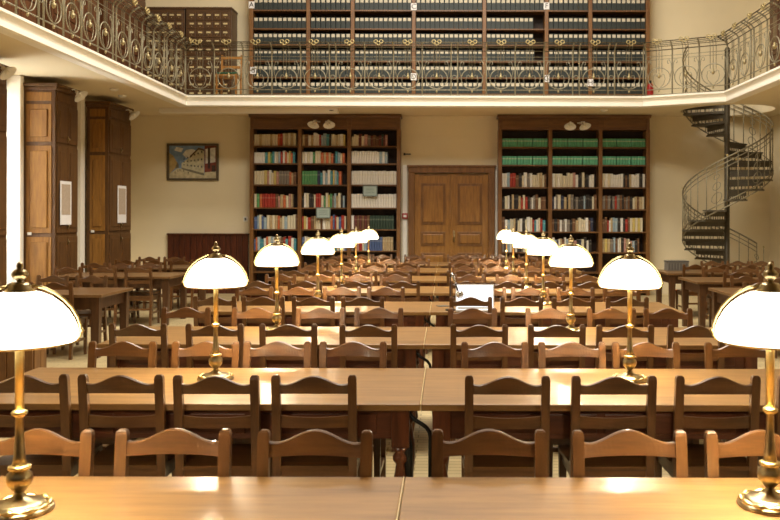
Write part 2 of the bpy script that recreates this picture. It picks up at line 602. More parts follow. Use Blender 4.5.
def book_mesh(colour):
    if colour in BM:
        return BM[colour]
    m1 = plain('book_' + colour.replace(' ', '_'), PAL[colour], 0.6, 0, 0.1, 14)
    lab = plain('band_' + colour.replace(' ', '_'), tuple(int(v + ((210, 200, 170)[q] - v) * (.75 if colour == 'emerald' else .3)) for q, v in enumerate(PAL[colour])), 0.6)
    # unit book: x -.5 .5 thickness, y 0 spine .. 1 fore-edge, z 0..1
    mb = MB()
    prof = [(-.5, .10), (-.36, .02), (0, 0), (.36, .02), (.5, .10)]
    zs = [0, .66, .76, 1]
    vs = [(x, y, z) for z in zs for (x, y) in prof]
    fs, mi = [], []
    for j in range(3):
        for k in range(4):
            mb_f = (j * 5 + k, j * 5 + k + 1, (j + 1) * 5 + k + 1, (j + 1) * 5 + k)
            fs.append((mb_f, 1 if j == 1 else 0))
    for f, q in fs:
        pass
    mb.v = list(vs)
    for f, q in fs:
        mb.f.append(f); mb.m.append(q); mb.s.append(False)
    o = len(mb.v)
    mb.v += [(-.5, 1, 0), (.5, 1, 0), (.5, 1, 1), (-.5, 1, 1)]
    for f, q in (((0, 15, o + 3, o), 0), ((4, o + 1, o + 2, 19), 0), ((o, o + 3, o + 2, o + 1), 2), ((15, 16, 17, 18, 19, o + 2, o + 3), 2), ((4, 3, 2, 1, 0, o, o + 1), 0)):
        mb.f.append(f); mb.m.append(q); mb.s.append(False)
    # the left side face uses column 0, right uses column 4; intermediate verts stay on straight edges
    BM[colour] = mb.mesh('book', [m1, lab, M_ARCHL])
    return BM[colour]


def mix(*pairs):
    out = []
    for c, n in pairs:
        out += [c] * n
    return out


MIXC = mix(('cream', 6), ('white', 4), ('tan', 3), ('orange', 2), ('red', 1), ('pale blue', 2), ('brown', 2), ('black', 1), ('teal', 1), ('yellow', 1))
MIXD = mix(('cream', 4), ('white', 4), ('black', 4), ('brown', 2), ('grey', 2), ('tan', 2), ('pale blue', 1), ('red', 1), ('navy', 1), ('pink', 1))
MIXB = mix(('blue', 2), ('teal', 2), ('cream', 4), ('white', 3), ('orange', 1), ('pale blue', 2), ('tan', 1), ('yellow', 1), ('black', 1))
# each segment: (share of the bay width, colours in a cycle or a set, 'set' keeps them uniform)
LPLAN = [
    [[(.55, ['cream', 'cream', 'tan', 'cream']), (.15, ['orange', 'red']), (.3, ['cream', 'tan'])], [(.99, MIXC)], [(.8, mix(('brown', 2), ('maroon', 2), ('grey', 2), ('dark green', 1), ('pink', 1), ('cream', 1)))]],
    [[(.27, ['white']), (.22, ['teal', 'yellow', 'green', 'teal']), (.5, MIXC)], [(.25, ['cream', 'white']), (.08, ['green']), (.15, ['cream']), (.22, ['orange', 'tan']), (.3, MIXB)], [(.57, ['white']), (.27, ['white', 'pale blue'])]],
    [[(.22, ['cream']), (.35, ['yellow', 'pink', 'white', 'cream']), (.26, ['grey']), (.16, ['orange', 'tan', 'brown'])], [(.34, ['green']), (.1, ['navy']), (.45, MIXB), (.1, ['orange'])], [(.99, ['white'])]],
    [[(.13, ['cream', 'green']), (.1, ['orange', 'yellow']), (.34, ['red']), (.08, ['brown', 'black']), (.33, ['pink', 'tan', 'orange', 'cream'])], [(.2, ['black', 'white', 'cream']), (.3, MIXD), (.2, ['green', 'cream', 'yellow']), (.28, MIXD)], [(.99, ['white'])]],
    [[(.28, ['blue', 'pale blue', 'cream']), (.25, ['cream', 'tan']), (.45, MIXC)], [(.2, ['red', 'yellow', 'cream']), (.5, MIXC), (.28, ['blue', 'red', 'cream'])], [(.06, ['white']), (.34, ['maroon', 'brown']), (.58, ['dark green'])]],
    [[(.35, MIXB), (.4, MIXC), (.24, ['teal', 'red', 'white'])], [(.99, MIXB)], [(.38, MIXD), (.34, ['blue']), (.27, ['tan'])]],
]
RPLAN = [
    [[(.99, ['emerald'])]] * 3, [[(.99, ['emerald'])]] * 3,
    [[(.12, ['white']), (.86, MIXD)], [(.25, ['white', 'cream']), (.73, MIXD)], [(.25, ['cream', 'white']), (.73, MIXD)]],
    [[(.99, MIXD)], [(.99, MIXD)], [(.99, MIXD)]],
    [[(.3, MIXD), (.35, ['black', 'cream', 'white']), (.33, ['cream', 'red', 'teal', 'white'])], [(.9, MIXD)], [(.65, MIXD), (.3, ['cream', 'yellow'])]],
    [[(.9, MIXD)], [(.9, MIXD)], [(.2, ['tan', 'yellow']), (.7, MIXD)]],
]
SHN = ['top', 'second', 'third', 'fourth', 'fifth', 'sixth']
BAYN = ['left', 'middle', 'right']
books = []
for (side, xs, boards, plan) in (('left', LXS, LB, LPLAN), ('right', RXS, RB, RPLAN)):
    for r in range(6):
        clear = (HZ if r == 0 else boards[r - 1] - .028) - boards[r]
        for bay in range(3):
            x = xs[bay] + .045
            W = xs[bay + 1] - xs[bay] - .09
            x_end_all = x + W
            cnt = 0
            for (share, cols) in plan[r][bay]:
                x_end = min(x + share * W, x_end_all)
                uni = len(set(cols)) <= 2
                hb = min(clear * R.uniform(.68, .78), .30)
                ci = 0
                while True:
                    if cols == ['emerald']:
                        w, h = W / 15.8, min(clear - .06, .185)
                        if cnt % 5 == 0 and cnt:
                            x += .012
                    elif uni:
                        w, h = R.uniform(.050, .062), hb * R.uniform(.97, 1.0)
                    else:
                        w, h = R.uniform(.034, .068), hb * R.uniform(.8, 1.06)
                    h = min(h, clear - .015)
                    if x + w > x_end + .012 or x + w > x_end_all:
                        break
                    c = cols[ci % len(cols)] if len(cols) <= 4 else R.choice(cols)
                    ci += 1
                    cnt += 1
                    books.append([side, r, bay, cnt, c, x + w / 2, w, h, boards[r], R.uniform(-.012, .012), R.uniform(.15, .2)])
                    x += w + .0015
keep = set(sorted(range(len(books)), key=lambda i: -(books[i][6] * books[i][7]) + (10 if (books[i][1] == 5) else 0))[:300])
rest = {}
for i, (side, r, bay, n, c, x, w, h, z, dy, dep) in enumerate(books):
    me = book_mesh(c)
    if i in keep:
        o = link('book', me, None, (x, YSH + .035 + dy, z))
        o.scale = (w, dep, h)
        tag(o, f'{c} book, {ORD[n]} from left, {SHN[r]} shelf, {BAYN[bay]} bay of {side} bookcase', 'book', f'books in the {side} bookcase')
    else:
        rest.setdefault(c, []).append((x, YSH + .035 + dy, z, w, dep, h))
mb = MB()
mats = []
for c, lst in rest.items():
    me = BM[c]
    off = len(mats)
    mats += list(me.materials)
    for (x, y, z, w, dep, h) in lst:
        o = len(mb.v)
        for v in me.vertices:
            mb.v.append((x + v.co.x * w, y + v.co.y * dep, z + v.co.z * h))
        for p in me.polygons:
            mb.f.append(tuple(o + q for q in p.vertices)); mb.m.append(off + p.material_index); mb.s.append(False)
if mb.v:
    o = mb.build('books', mats)
    tag(o, 'thin remaining books standing between the others in both lower bookcases', 'books')
    o['kind'] = 'stuff'

# archive boxes ------------------------------------------------------------
bxm = MB().box(-.5, .5, 0, 1, 0, 1, .0)
abx = MB().box(-.049, .049, 0, .26, 0, .245, .004).mesh('archive_box', M_ARCH)
abl = MB().box(-.036, .036, -.003, .001, .165, .232).mesh('label', M_ARCHL)
n_box = 0
mb = MB()
RN = ['bottom', 'fifth', 'fourth', 'third', 'second', 'top']
for r in (5, 4, 3, 2, 1, 0):
    z = UB[r]
    for bay in range(7):
        x0, x1 = UXS[bay] + .045, UXS[bay + 1] - .045
        n = int((x1 - x0) / .1015)
        pitch = .1015 if bay == 4 and r in (4, 3) else (x1 - x0) / n
        if bay == 4 and r in (4, 3, 2):
            n -= 2
        for k in range(n):
            x = x0 + (k + .5) * pitch
            dy = R.uniform(0, .012)
            if n_box < 300:
                o = link('archive_box', abx, None, (x, YSH + .03 + dy, z))
                tag(o, f'black archive box, {ORD[k + 1]} from left, {ORD[6 - r]} visible row, {ORD[bay + 1]} bay of upstairs bookcase', 'box', 'archive boxes in the upstairs bookcase')
                link('label', abl, o)
                n_box += 1
            else:
                mb.box(x - .049, x + .049, YSH + .03 + dy, YSH + .29 + dy, z, z + .245)
                mb.box(x - .036, x + .036, YSH + .027 + dy, YSH + .03 + dy, z + .165, z + .232, 0, 1)
o = mb.build('archive_boxes', [M_ARCH, M_ARCHL])
tag(o, 'lower rows of black archive boxes with cream labels behind the back railing', 'boxes')
o['kind'] = 'stuff'


def text_mesh(name, s, size, mat, depth=.001):
    cu = bpy.data.curves.new(name, 'FONT')
    cu.body = s
    cu.size = size
    cu.extrude = depth
    cu.align_x = 'CENTER'
    cu.align_y = 'CENTER'
    o = bpy.data.objects.new(name, cu)
    COL.objects.link(o)
    dg = bpy.context.evaluated_depsgraph_get()
    me = bpy.data.meshes.new_from_object(o.evaluated_get(dg))
    bpy.data.objects.remove(o)
    me.name = name
    me.materials.clear()
    me.materials.append(mat)
    return me


for (ch, xp, yp) in (('A', 251.3, 5.5), ('B', 253, 71), ('C', 413.4, 7), ('D', 413.4, 77), ('F', 546, 6), ('G', 546, 78.5), ('H', 590, 82.5)):
    x, z = px(xp, YSH), pz(yp, YSH)
    t = MB().box(-.062, .062, -.012, 0, -.075, .075, .003).build('letter_plate', M_PAPER, None, (x, YSH - .012, z))
    tag(t, f'small white plate with letter {ch} on an upright of the upstairs bookcase', 'sign', 'letter plates on the upstairs bookcase')
    o = link('letter', text_mesh('letter', ch, .15, M_INK), t, (0, -.0135, 0))
    o.rotation_euler = (PI / 2, 0, 0)

# placards hanging from shelf edges
for (x0, x1, y0, y1, nm) in ((362.7, 377.3, 185.5, 196.5, 'in the right bay'), (316, 330.5, 207.5, 218.5, 'in the middle bay')):
    xa, xb, za, zb = px(x0, 18.1), px(x1, 18.1), pz(y1, 18.1), pz(y0, 18.1)
    t = thing('shelf_placard', f'small grey green framed placard hanging {nm} of the left bookcase', 'sign', ((xa + xb) / 2, 18.12, za), 0, 'shelf placards')
    w, h = (xb - xa) / 2, zb - za
    MB().box(-w, w, -.012, .012, 0, .02).box(-w, w, -.012, .012, h - .02, h).box(-w, -w + .02, -.012, .012, .02, h - .02).box(w - .02, w, -.012, .012, .02, h - .02).build('frame', M_PLACARDF, t)
    MB().box(-w + .02, w - .02, -.006, .008, .02, h - .02).build('sheet', M_PLACARD, t)
    for k in range(3):
        MB().box(-w * .6, w * .6, -.008, -.006, h * (.3 + .17 * k), h * (.34 + .17 * k)).build('text_line', M_PLACARDF, t)

# ------------------------------------------------------------------ door
DX = px(451.5, 18.4)
dr = struct(link('door_1', None, None, (DX, YB, 0)), 'tall double oak door with raised panels in a wide frame')
dw = px(488, 18.4) - px(414.5, 18.4)
dh = pz(173, 18.4)
fw = .15
fo = px(494.5, 18.4) - px(408, 18.4)
MB().box(-fo / 2, -dw / 2, -.14, 0, 0, dh, .01).build('door_jamb', M_DOORF, dr)
MB().box(dw / 2, fo / 2, -.14, 0, 0, dh, .01).build('door_jamb', M_DOORF, dr)
MB().box(-fo / 2, fo / 2, -.14, 0, dh, dh + .13, .01).build('door_head', M_DOORF, dr)
MB().box(-fo / 2 - .03, fo / 2 + .03, -.17, 0, dh + .13, dh + .17, .008).build('door_cornice', M_DOORF, dr)
for sg in (-1, 1):
    lf = MB().box(min(sg * .004, sg * dw / 2), max(sg * .004, sg * dw / 2), -.07, -.01, .01, dh - .02, .004).build('door_leaf', M_DOOR, dr)
    c = sg * dw / 4
    for (za, zb) in ((pz(224.5, 18.4), pz(183.5, 18.4)), (pz(246, 18.4), pz(232, 18.4)), (.2, pz(253, 18.4))):
        MB().box(c - .27, c + .27, -.085, -.065, za, zb, .006).build('panel_moulding', M_DOORF, lf)
        MB().box(c - .22, c + .22, -.10, -.08, za + .05, zb - .05, .012).build('door_panel', M_DOOR, lf)
    MB().box(sg * dw / 4 - .3 * 1, sg * dw / 4 + .3, -.076, -.069, dh - .06, dh - .03).build('door_rail', M_DOORF, lf)
MB().box(-.03, .03, -.09, -.06, .02, dh - .02, .01).build('astragal', M_DOOR, dr)
hz = pz(236, 18.4)
MB().box(.035, .075, -.085, -.07, hz - .12, hz + .12, .004).tube([(.055, -.08, hz + .02), (.055, -.13, hz + .02), (.055, -.13, hz - .09)], .012, 8).build('door_handle', M_BRASSD, dr)
for (xa, xb) in ((402.5, 407.2), (495.2, 498)):
    struct(MB().box(px(xa, 18.45), px(xb, 18.45), YB - .05, YB, 0, pz(165, 18.4), .004).build('trim_4', M_PLASTER))
# surface conduit outlining a rectangle above the door
cm = MB()
for (xa, ya, xb, yb) in ((414, 137, 484, 137), (414, 137, 414, 155), (484, 137, 484, 156), (484, 156, 496, 156)):
    cm.box(min(px(xa, YB), px(xb, YB)) - .008, max(px(xa, YB), px(xb, YB)) + .008, YB - .012, YB, min(pz(ya, YB), pz(yb, YB)) - .008, max(pz(ya, YB), pz(yb, YB)) + .008)
struct(cm.build('trim_5', M_WALL))
t = MB().box(-.1, .06, -.03, 0, -.012, .012, .004).box(-.1, -.06, -.05, 0, -.025, .025, .004).build('wall_hook', M_BLACK, None, (px(408, YB), YB, pz(154.3, YB)))
tag(t, 'small black bracket on the wall left above the door', 'bracket')
t = thing('fire_alarm_button', 'small red fire alarm call point on the white casing left of the door', 'alarm', (px(405, 18.45), YB - .05, pz(216, 18.45)))
MB().box(-.06, .06, -.04, 0, -.06, .06, .008).build('housing', M_RED, t)
MB().box(-.035, .035, -.044, -.038, -.03, .025).build('press_plate', M_WHITE, t)
t = thing('light_switch', 'small white wall switch beside the left bookcase above the wooden panel', 'switch', (px(245.6, YB), YB, pz(219.5, YB)))
MB().box(-.05, .05, -.015, 0, -.055, .055, .006).build('plate', M_WHITE, t)
MB().box(-.02, .02, -.022, -.014, -.03, .03, .004).build('rocker', M_GREYD, t)

# wooden wall panel under the painting
t = thing('wall_panelling', 'dark mahogany panelling of vertical boards on the wall under the painting', 'panelling', (px(167, 18.4), YB, 0))
pwid = px(248, 18.4) - px(167, 18.4)
pht = pz(235.5, 18.4)
nb = 14
for k in range(nb):
    MB().box(k * pwid / nb + .004, (k + 1) * pwid / nb - .004, -.07 - .004 * (k % 2), 0, 0, pht, .004).build('board', M_WAIN, t)
MB().box(-.01, pwid + .01, -.10, 0, pht, pht + .035, .006).build('cap_rail', M_WAIN, t)

# painting -------------------------------------------------------------------
xa, xb, za, zb = px(166.5, 18.45), px(218.2, 18.45), pz(181, 18.45), pz(144, 18.45)
pw_, ph_ = xb - xa, zb - za
t = thing('street_painting', 'framed painting of a town street with pale houses and blue sky', 'painting', (xa, YB, za))
MB().box(0, pw_, -.05, 0, 0, .05, .006).box(0, pw_, -.05, 0, ph_ - .05, ph_, .006).box(0, .05, -.05, 0, .05, ph_ - .05, .006).box(pw_ - .05, pw_, -.05, 0, .05, ph_ - .05, .006).build('frame', plain('painting_frame', (92, 80, 62), .4, .2, .2, 30), t)
P = {k: plain('paint_' + k, c, .7, 0, .22, 14) for k, c in (('sky', (120, 146, 176)), ('cloud', (214, 212, 202)), ('road', (196, 184, 148)), ('ochre', (176, 150, 96)), ('stone', (190, 182, 150)), ('shade', (118, 112, 92)), ('glass', (66, 66, 62)), ('roof', (92, 72, 58)), ('red', (120, 56, 38)), ('dark', (58, 42, 32)), ('green', (66, 84, 58)))}
pm = list(P.values())
pk = list(P.keys())
cv = MB()
lay = [0]


def pq(pts, k):
    lay[0] += 1
    yy = -.020 - .0003 * lay[0]
    cv.poly([(.05 + u * (pw_ - .1), yy, .05 + v * (ph_ - .1)) for (u, v) in pts], [tuple(range(len(pts)))], pk.index(k))


pq([(0, 0), (1, 0), (1, 1), (0, 1)], 'sky')
pq([(.28, .74), (.36, .62), (.5, .68), (.6, .82), (.5, .9), (.36, .88)], 'cloud')
pq([(.1, .86), (.25, .8), (.3, .92), (.15, .97)], 'cloud')
pq([(0, 0), (.75, 0), (.75, .12), (.3, .3), (.16, .3), (0, .12)], 'road')
pq([(0, .12), (.12, .3), (.17, .48), (.08, .7), (0, .78)], 'ochre')
pq([(.12, .3), (.2, .32), (.2, .42), (.17, .5)], 'shade')
pq([(.26, .3), (.44, .22), (.74, .1), (.74, .88), (.62, .92), (.44, .66), (.26, .46)], 'stone')
pq([(.44, .62), (.62, .88), (.74, .84), (.74, .9), (.62, .95), (.43, .68)], 'roof')
pq([(.26, .28), (.44, .20), (.74, .08), (.74, .15), (.44, .27), (.26, .33)], 'shade')
for cI in range(6):
    u = .30 + .075 * cI
    s_ = .55 + .1 * cI
    for rI in range(3):
        vb = .40 - .05 * (cI * .3) + rI * (.09 + .028 * cI) - .0
        if vb < .8:
            pq([(u, vb), (u + .028, vb - .003), (u + .028, vb + .055 * s_), (u, vb + .055 * s_)], 'glass')
for (u, v) in ((.18, .2), (.22, .22), (.3, .2), (.12, .15), (.4, .14)):
    pq([(u, v), (u + .012, v), (u + .012, v + .06), (u, v + .06)], 'dark')
pq([(.75, 0), (1, 0), (1, 1), (.75, 1)], 'red')
pq([(.77, .45), (.98, .5), (.98, .95), (.77, .9)], 'cloud')
pq([(.82, .3), (.87, .3), (.87, .95), (.82, .95)], 'dark')
pq([(.75, 0), (1, 0), (1, .22), (.75, .18)], 'road')
pq([(.9, .2), (.98, .2), (.98, .4), (.9, .4)], 'dark')
cv.box(.03, pw_ - .03, -.018, 0, .03, ph_ - .03, 0, 0)
o = cv.build('canvas', pm, t)

# ------------------------------------------------------------------ tall cabinets on the left wall
def cabinet(y0, y1, label, x0=-6.72):
    x1 = -6.2
    t = thing('tall_cabinet', label, 'cabinet', ((x0 + x1) / 2, (y0 + y1) / 2, 0), 0, 'tall oak cabinets on the left')
    hx, hy = (x1 - x0) / 2, (y1 - y0) / 2
    H = 3.80
    z1, z2, z3 = 1.39, 2.84, 3.50
    MB().box(-hx, hx, -hy, hy, .08, H - .05, .006).build('body', M_CABD, t)
    MB().box(-hx + .02, hx - .02, -hy + .02, hy - .02, 0, .08).build('plinth', M_CABUP, t)
    MB().box(-hx - .03, hx + .05, -hy - .05, hy + .05, H - .05, H, .01).box(-hx - .01, hx + .03, -hy - .03, hy + .03, H - .10, H - .05, .008).build('cornice', M_CABD, t)
    for (za, zb) in ((.14, z1 - .03), (z1 + .03, z2 - .03), (z2 + .03, z3 - .03), (z3 + .02, H - .14)):
        # raised side panel that faces down the hall
        p = MB().box(-hx + .06, hx - .06, -hy - .012, -hy, za, zb, .005).build('side_panel', M_CAB, t)
        if zb - za > .3:
            MB().box(-hx + .12, hx - .12, -hy - .026, -hy - .01, za + .08, zb - .08, .012).build('raised_field', M_CAB, p)
        if zb - za > .3:
            for sg in (-1, 1):
                ya, yb = (-hy + .03, -.006) if sg < 0 else (.006, hy - .03)
                d = MB().box(hx, hx + .022, ya, yb, za, zb, .005).build('cabinet_door', M_CABD, t)
                MB().box(hx + .02, hx + .034, ya + .07, yb - .07, za + .08, zb - .08, .008).build('raised_field', M_CABD, d)
        else:
            MB().box(hx, hx + .02, -hy + .05, hy - .05, za, zb, .005).build('frieze_panel', M_CABD, t)
    for zh in (z1 + .14, z1 - .12, z2 + .1):
        o = MB().box(hx + .02, hx + .045, -.035, -.015, zh - .05, zh + .05, .004).lathe([(.004, 0), (.016, .012), (.016, .028), (.004, .04)], 8, hx + .055, -.025, zh - .02).build('handle', M_BRASSD, t)
    MB().box(-hx + .09, -hx + .15, -hy - .03, -hy - .01, z1 - .0, z1 + .045, .004).build('number_tag', M_WHITE, t)
    return t


cabinet(10.75, 11.85, 'tall oak cabinet nearest the camera at the left frame edge')
cabinet(13.33, 14.12, 'tall golden oak cabinet beside the bright window, white notice on its doors')
cabinet(15.42, 16.5, 'tall dark cabinet farthest along the left wall, white notice on its doors', -6.6)
for (ya, yb, xpl, xpr, yt, yb_, nm) in ((13.45, 13.78, 60, 71, 182, 225.5, 'nearer golden cabinet'), (15.88, 16.28, 117.5, 126, 186.5, 223.5, 'farther dark cabinet')):
    X = -6.155
    d = X * F_PX / ((xpl + xpr) / 2 - 446)
    d0, d1 = X * F_PX / (xpl - 446), X * F_PX / (xpr - 446)
    z0, z1 = pz(yb_, d), pz(yt, d)
    t = thing('paper_notice', f'tall white framed paper notice on the doors of the {nm}', 'notice', (X, d, z0), 0, 'notices on the cabinets')
    MB().box(0, .006, d0 - d, d1 - d, 0, z1 - z0).build('sheet', M_PAPER, t)
    MB().box(.006, .008, d0 - d + .04, d1 - d - .04, .16, z1 - z0 - .05).build('printed_area', M_PRINT, t)


# white reflector lamps
def spot(loc, rz, label, tilt=0.9):
    t = thing('reflector_lamp', label, 'lamp', loc, rz, 'white reflector lamps')
    MB().tube([(0, .22, .10), (0, .12, .12), (0, .02, .06)], .012, 8).build('arm', M_WHITE, t)
    MB().lathe([(.05, -.012), (.05, .012)], 12, 0, .22, .10).build('mount', M_WHITE, t)
    s = MB().lathe([(.03, .075), (.05, .07), (.09, .045), (.128, .0), (.124, .0), (.086, .04), (.03, .062)], 18, caps=False).build('reflector', M_WHITE, t)
    s.rotation_euler = (-tilt, 0, 0)
    h = MB().lathe([(.022, .06), (.03, .08), (.03, .12), (.012, .13)], 12).build('lamp_holder', M_WHITE, t)
    h.rotation_euler = (-tilt, 0, 0)
    b_ = MB().lathe([(.008, -.005), (.028, .01), (.032, .03), (.02, .055), (.014, .06)], 12).build('bulb', M_PLASTER, t)
    b_.rotation_euler = (-tilt, 0, 0)
    return t


for (xp, yp, rz, lb) in ((313, 125.5, -.45, 'left lamp of the white pair on top of the left bookcase'), (329, 125.5, .45, 'right lamp of the white pair on top of the left bookcase'),
                         (570, 126.5, -.3, 'left lamp of the white pair on top of the right bookcase'), (585, 126.5, .6, 'right lamp of the white pair on top of the right bookcase')):
    spot((px(xp, 17.88), 17.88, pz(yp, 17.88)), rz * .7, 'white saucer reflector, ' + lb, .55)
for (xp, yp, X, lb) in ((8, 74.5, -6.0, 'nearest cabinet at the frame edge'), (81, 97.5, -6.0, 'golden oak cabinet by the window'), (134.5, 116.5, -6.0, 'farthest dark cabinet on the left')):
    d = X * F_PX / (xp - 446)
    spot((X, d, pz(yp, d)), PI / 2, 'white saucer reflector on the upper corner of the ' + lb, .75)

# soffit discs and strip
for (xp, yp, lb) in ((114, 89.5, 'nearer'), (122, 96, 'farther')):
    d = (ZG0 - CAM_Z) * F_PX / (217 - yp)
    t = MB().lathe([(.05, -.035), (.07, -.02), (.075, 0)], 16).build('smoke_detector', M_WHITE, None, (px(xp, d), d, ZG0))
    tag(t, f'small round white smoke detector under the left gallery, {lb} of the two', 'detector', 'smoke detectors under the left gallery')
d = 17.3
t = MB().lathe([(.04, -.04), (.07, -.025), (.08, 0)], 16).build('smoke_detector', M_WHITE, None, (px(604, d), d, ZG0))
tag(t, 'small round white smoke detector under the gallery above the right bookcase', 'detector')
t = thing('ceiling_channel', 'long flat cream cable channel under the back gallery left of centre', 'cable channel', (px(160, 17.3), 17.3, ZG0))
MB().box(0, px(338, 17.3) - px(160, 17.3), -.1, .1, -.09, 0, .006).build('channel', M_PLASTER, t)
MB().box(3.5, 3.58, -.106, -.098, -.05, -.035).build('vent_slot', M_INK, t)

# ------------------------------------------------------------------ upstairs furniture
def catalogue(x0, x1, label):
    yf = 18.0
    z0, z1 = ZG1, pz(8, yf)
    t = thing('card_catalogue', label, 'cabinet', ((x0 + x1) / 2, YB - .03, z0), 0, 'card catalogues on the gallery')
    w, h, dp = (x1 - x0) / 2, z1 - z0, YB - yf
    MB().box(-w, w, -dp, 0, 0, h - .04, .005).build('body', M_CATA, t)
    MB().box(-w - .015, w + .015, -dp - .02, 0, h - .04, h, .006).build('cabinet_top', M_CATA, t)
    nc, nr = 5, 10
    cw, rh = (2 * w - .08) / nc, (h - .22) / nr
    dm = MB().box(-cw / 2 + .008, cw / 2 - .008, -.015, .005, .008, rh - .008, .004).mesh('drawer', M_CATA)
    lm = MB().box(-.045, .045, -.006, 0, -.018, .018).mesh('label_holder', plain('catalogue_label', (196, 178, 132), .6))
    km = MB().lathe([(.008, 0), (.012, .015), (.004, .02)], 8).mesh('knob', M_BRASSD)
    for i in range(nc):
        for j in range(nr):
            d = link('drawer', dm, t, (-w + .04 + (i + .5) * cw, -dp, .12 + j * rh))
            link('label_holder', lm, d, (0, -.015, rh * .62))
            k = link('knob', km, d, (0, -.015, rh * .3))
            k.rotation_euler = (PI / 2, 0, 0)


catalogue(px(144.5, 18), px(184.8, 18), 'dark wooden card catalogue on the gallery, left of the pair')
catalogue(px(186, 18), px(231.5, 18), 'dark wooden card catalogue on the gallery, right of the pair')

t = thing('gallery_chair', 'orange wooden chair with green seat standing on the gallery by the card catalogue', 'chair', (px(228.5, 17.35), 17.35, ZG1))
for (x, y) in ((-.2, -.18), (.2, -.18)):
    MB().loft([(x, y, 0, .035, .035), (x, y, .52, .035, .035)]).build('leg', M_ORANGE, t)
for x in (-.2, .2):
    MB().loft([(x, .2, 0, .035, .035), (x, .2, .5, .035, .035), (x, .25, .98, .03, .03)]).build('post', M_ORANGE, t)
MB().box(-.22, .22, -.2, .22, .47, .51, .008).build('seat_frame', M_ORANGE, t)
MB().box(-.2, .2, -.19, .2, .51, .555, .018).build('cushion', M_GREENC, t)
for z in (.72, .92):
    MB().box(-.19, .19, .215, .24, z - .03, z + .03, .006).build('back_slat', M_ORANGE, t)
MB().box(-.19, .19, -.19, -.17, .2, .225).build('stretcher', M_ORANGE, t)


def up_case(x0, x1, y0, y1, label, face):
    t = thing('gallery_bookcase', label, 'bookcase', ((x0 + x1) / 2, (y0 + y1) / 2, ZG1))
    hx, hy, h = (x1 - x0) / 2, (y1 - y0) / 2, 2.3
    MB().box(-hx, hx, -hy, hy, 0, h - .06, .006).build('body', M_CABUP, t)
    MB().box(-hx - .03, hx + .03, -hy - .03, hy + .03, h - .06, h, .01).build('cornice', M_CABUP, t)
    xf = hx if face > 0 else -hx
    n = max(2, int(2 * hy / .55))
    for k in range(n):
        ya, yb = -hy + .03 + k * (2 * hy - .06) / n, -hy + .03 + (k + 1) * (2 * hy - .06) / n
        for (za, zb) in ((.1, .9), (.94, h - .12)):
            d = MB().box(min(xf, xf + face * .02), max(xf, xf + face * .02), ya + .008, yb - .008, za, zb, .004).build('cabinet_door', M_CABUP, t)
            a = xf + face * .018
            MB().box(min(a, a + face * .016), max(a, a + face * .016), ya + .08, yb - .08, za + .08, zb - .08, .006).build('door_panel', M_CABUP, d)
    return t


up_case(-6.9, -6.45, 10.9, 13.2, 'dark upstairs cupboard nearest behind the left railing', 1)
up_case(-6.9, -6.45, 13.75, 15.5, 'dark upstairs cupboard in the middle behind the left railing', 1)
up_case(-6.9, -6.45, 15.95, 18.0, 'dark upstairs cupboard farthest behind the left railing', 1)
up_case(6.72, 7.1, 13.0, 17.45, 'dark upstairs cupboard behind the right railing at the frame edge', -1)
t = thing('fire_extinguisher', 'small red fire extinguisher standing on the gallery by the railing corner', 'extinguisher', (px(650, 17.2), 17.2, ZG1))
MB().lathe([(.06, 0), (.065, .02), (.065, .27), (.045, .33), (.02, .35)], 16).build('cylinder', M_RED, t)
MB().box(-.015, .015, -.05, .05, .35, .4, .004).tube([(0, .0, .37), (0, .08, .36), (0, .09, .2)], .01, 6).build('valve', M_BLACK, t)

# ------------------------------------------------------------------ spiral stair
st = thing('spiral_staircase', 'dark iron spiral staircase with scrolled railing climbing to the right gallery', 'staircase', (SC[0], SC[1], 0))
NT = 20
RISE = ZG1 / NT
A0 = math.radians(13)
DA = math.radians(525) / NT


def hel(z, r):
    a = A0 + DA * (z / RISE)
    return (r * math.cos(a), r * math.sin(a), z)


MB().lathe([(.09, 0), (.09, .03), (.055, .05), (.055, ZG1 + 1.05), (.065, ZG1 + 1.07), (.03, ZG1 + 1.13)], 16).build('centre_pole', M_IROND, st)
tm = MB()
ns = 5
out = [(.05 * math.cos(DA * .0), .05 * math.sin(0))]
outl = [(.055, -.01)] + [(.9 * math.cos(t_), .9 * math.sin(t_)) for t_ in [-.04 + (DA + .06) * k / ns for k in range(ns + 1)]] + [(.055 * math.cos(DA), .055 * math.sin(DA))]
tm.prism(outl, 'z', -.03, 0)
tread_me = tm.mesh('tread', M_IROND)
rm = MB().box(.06, .88, -.008, .004, -.13, -.03)
for k in range(9):
    rm.box(.09 + k * .09, .10 + k * .09, -.012, .006, -RISE + .0, -.13)
rm.box(.06, .88, -.012, .008, -RISE, -RISE + .02)
riser_me = rm.mesh('riser', M_IROND)
bal_me = MB().tube([(.885, 0, .04), (.885, 0, 1.03)], .009, 5).mesh('baluster', M_IRONR)
sr_ = MB()
for (zc, rr) in ((.32, .10), (.55, .075), (.74, .05)):
    pts = []
    for q in range(16):
        a = 2 * PI * q / 16
        th = DA * .5 + rr * math.cos(a) / .885
        pts.append((.885 * math.cos(th), .885 * math.sin(th), zc + rr * math.sin(a) + .5 * RISE + rr * math.cos(a) / .885 / DA * RISE))
    sr_.tube(pts, .007, 5, True)
scr_me = sr_.mesh('scroll', M_IRONR)
knob_me = MB().lathe([(.004, 0), (.025, .02), (.025, .035), (.004, .055)], 10, .885, 0, 1.03).mesh('knob', M_GOLD)
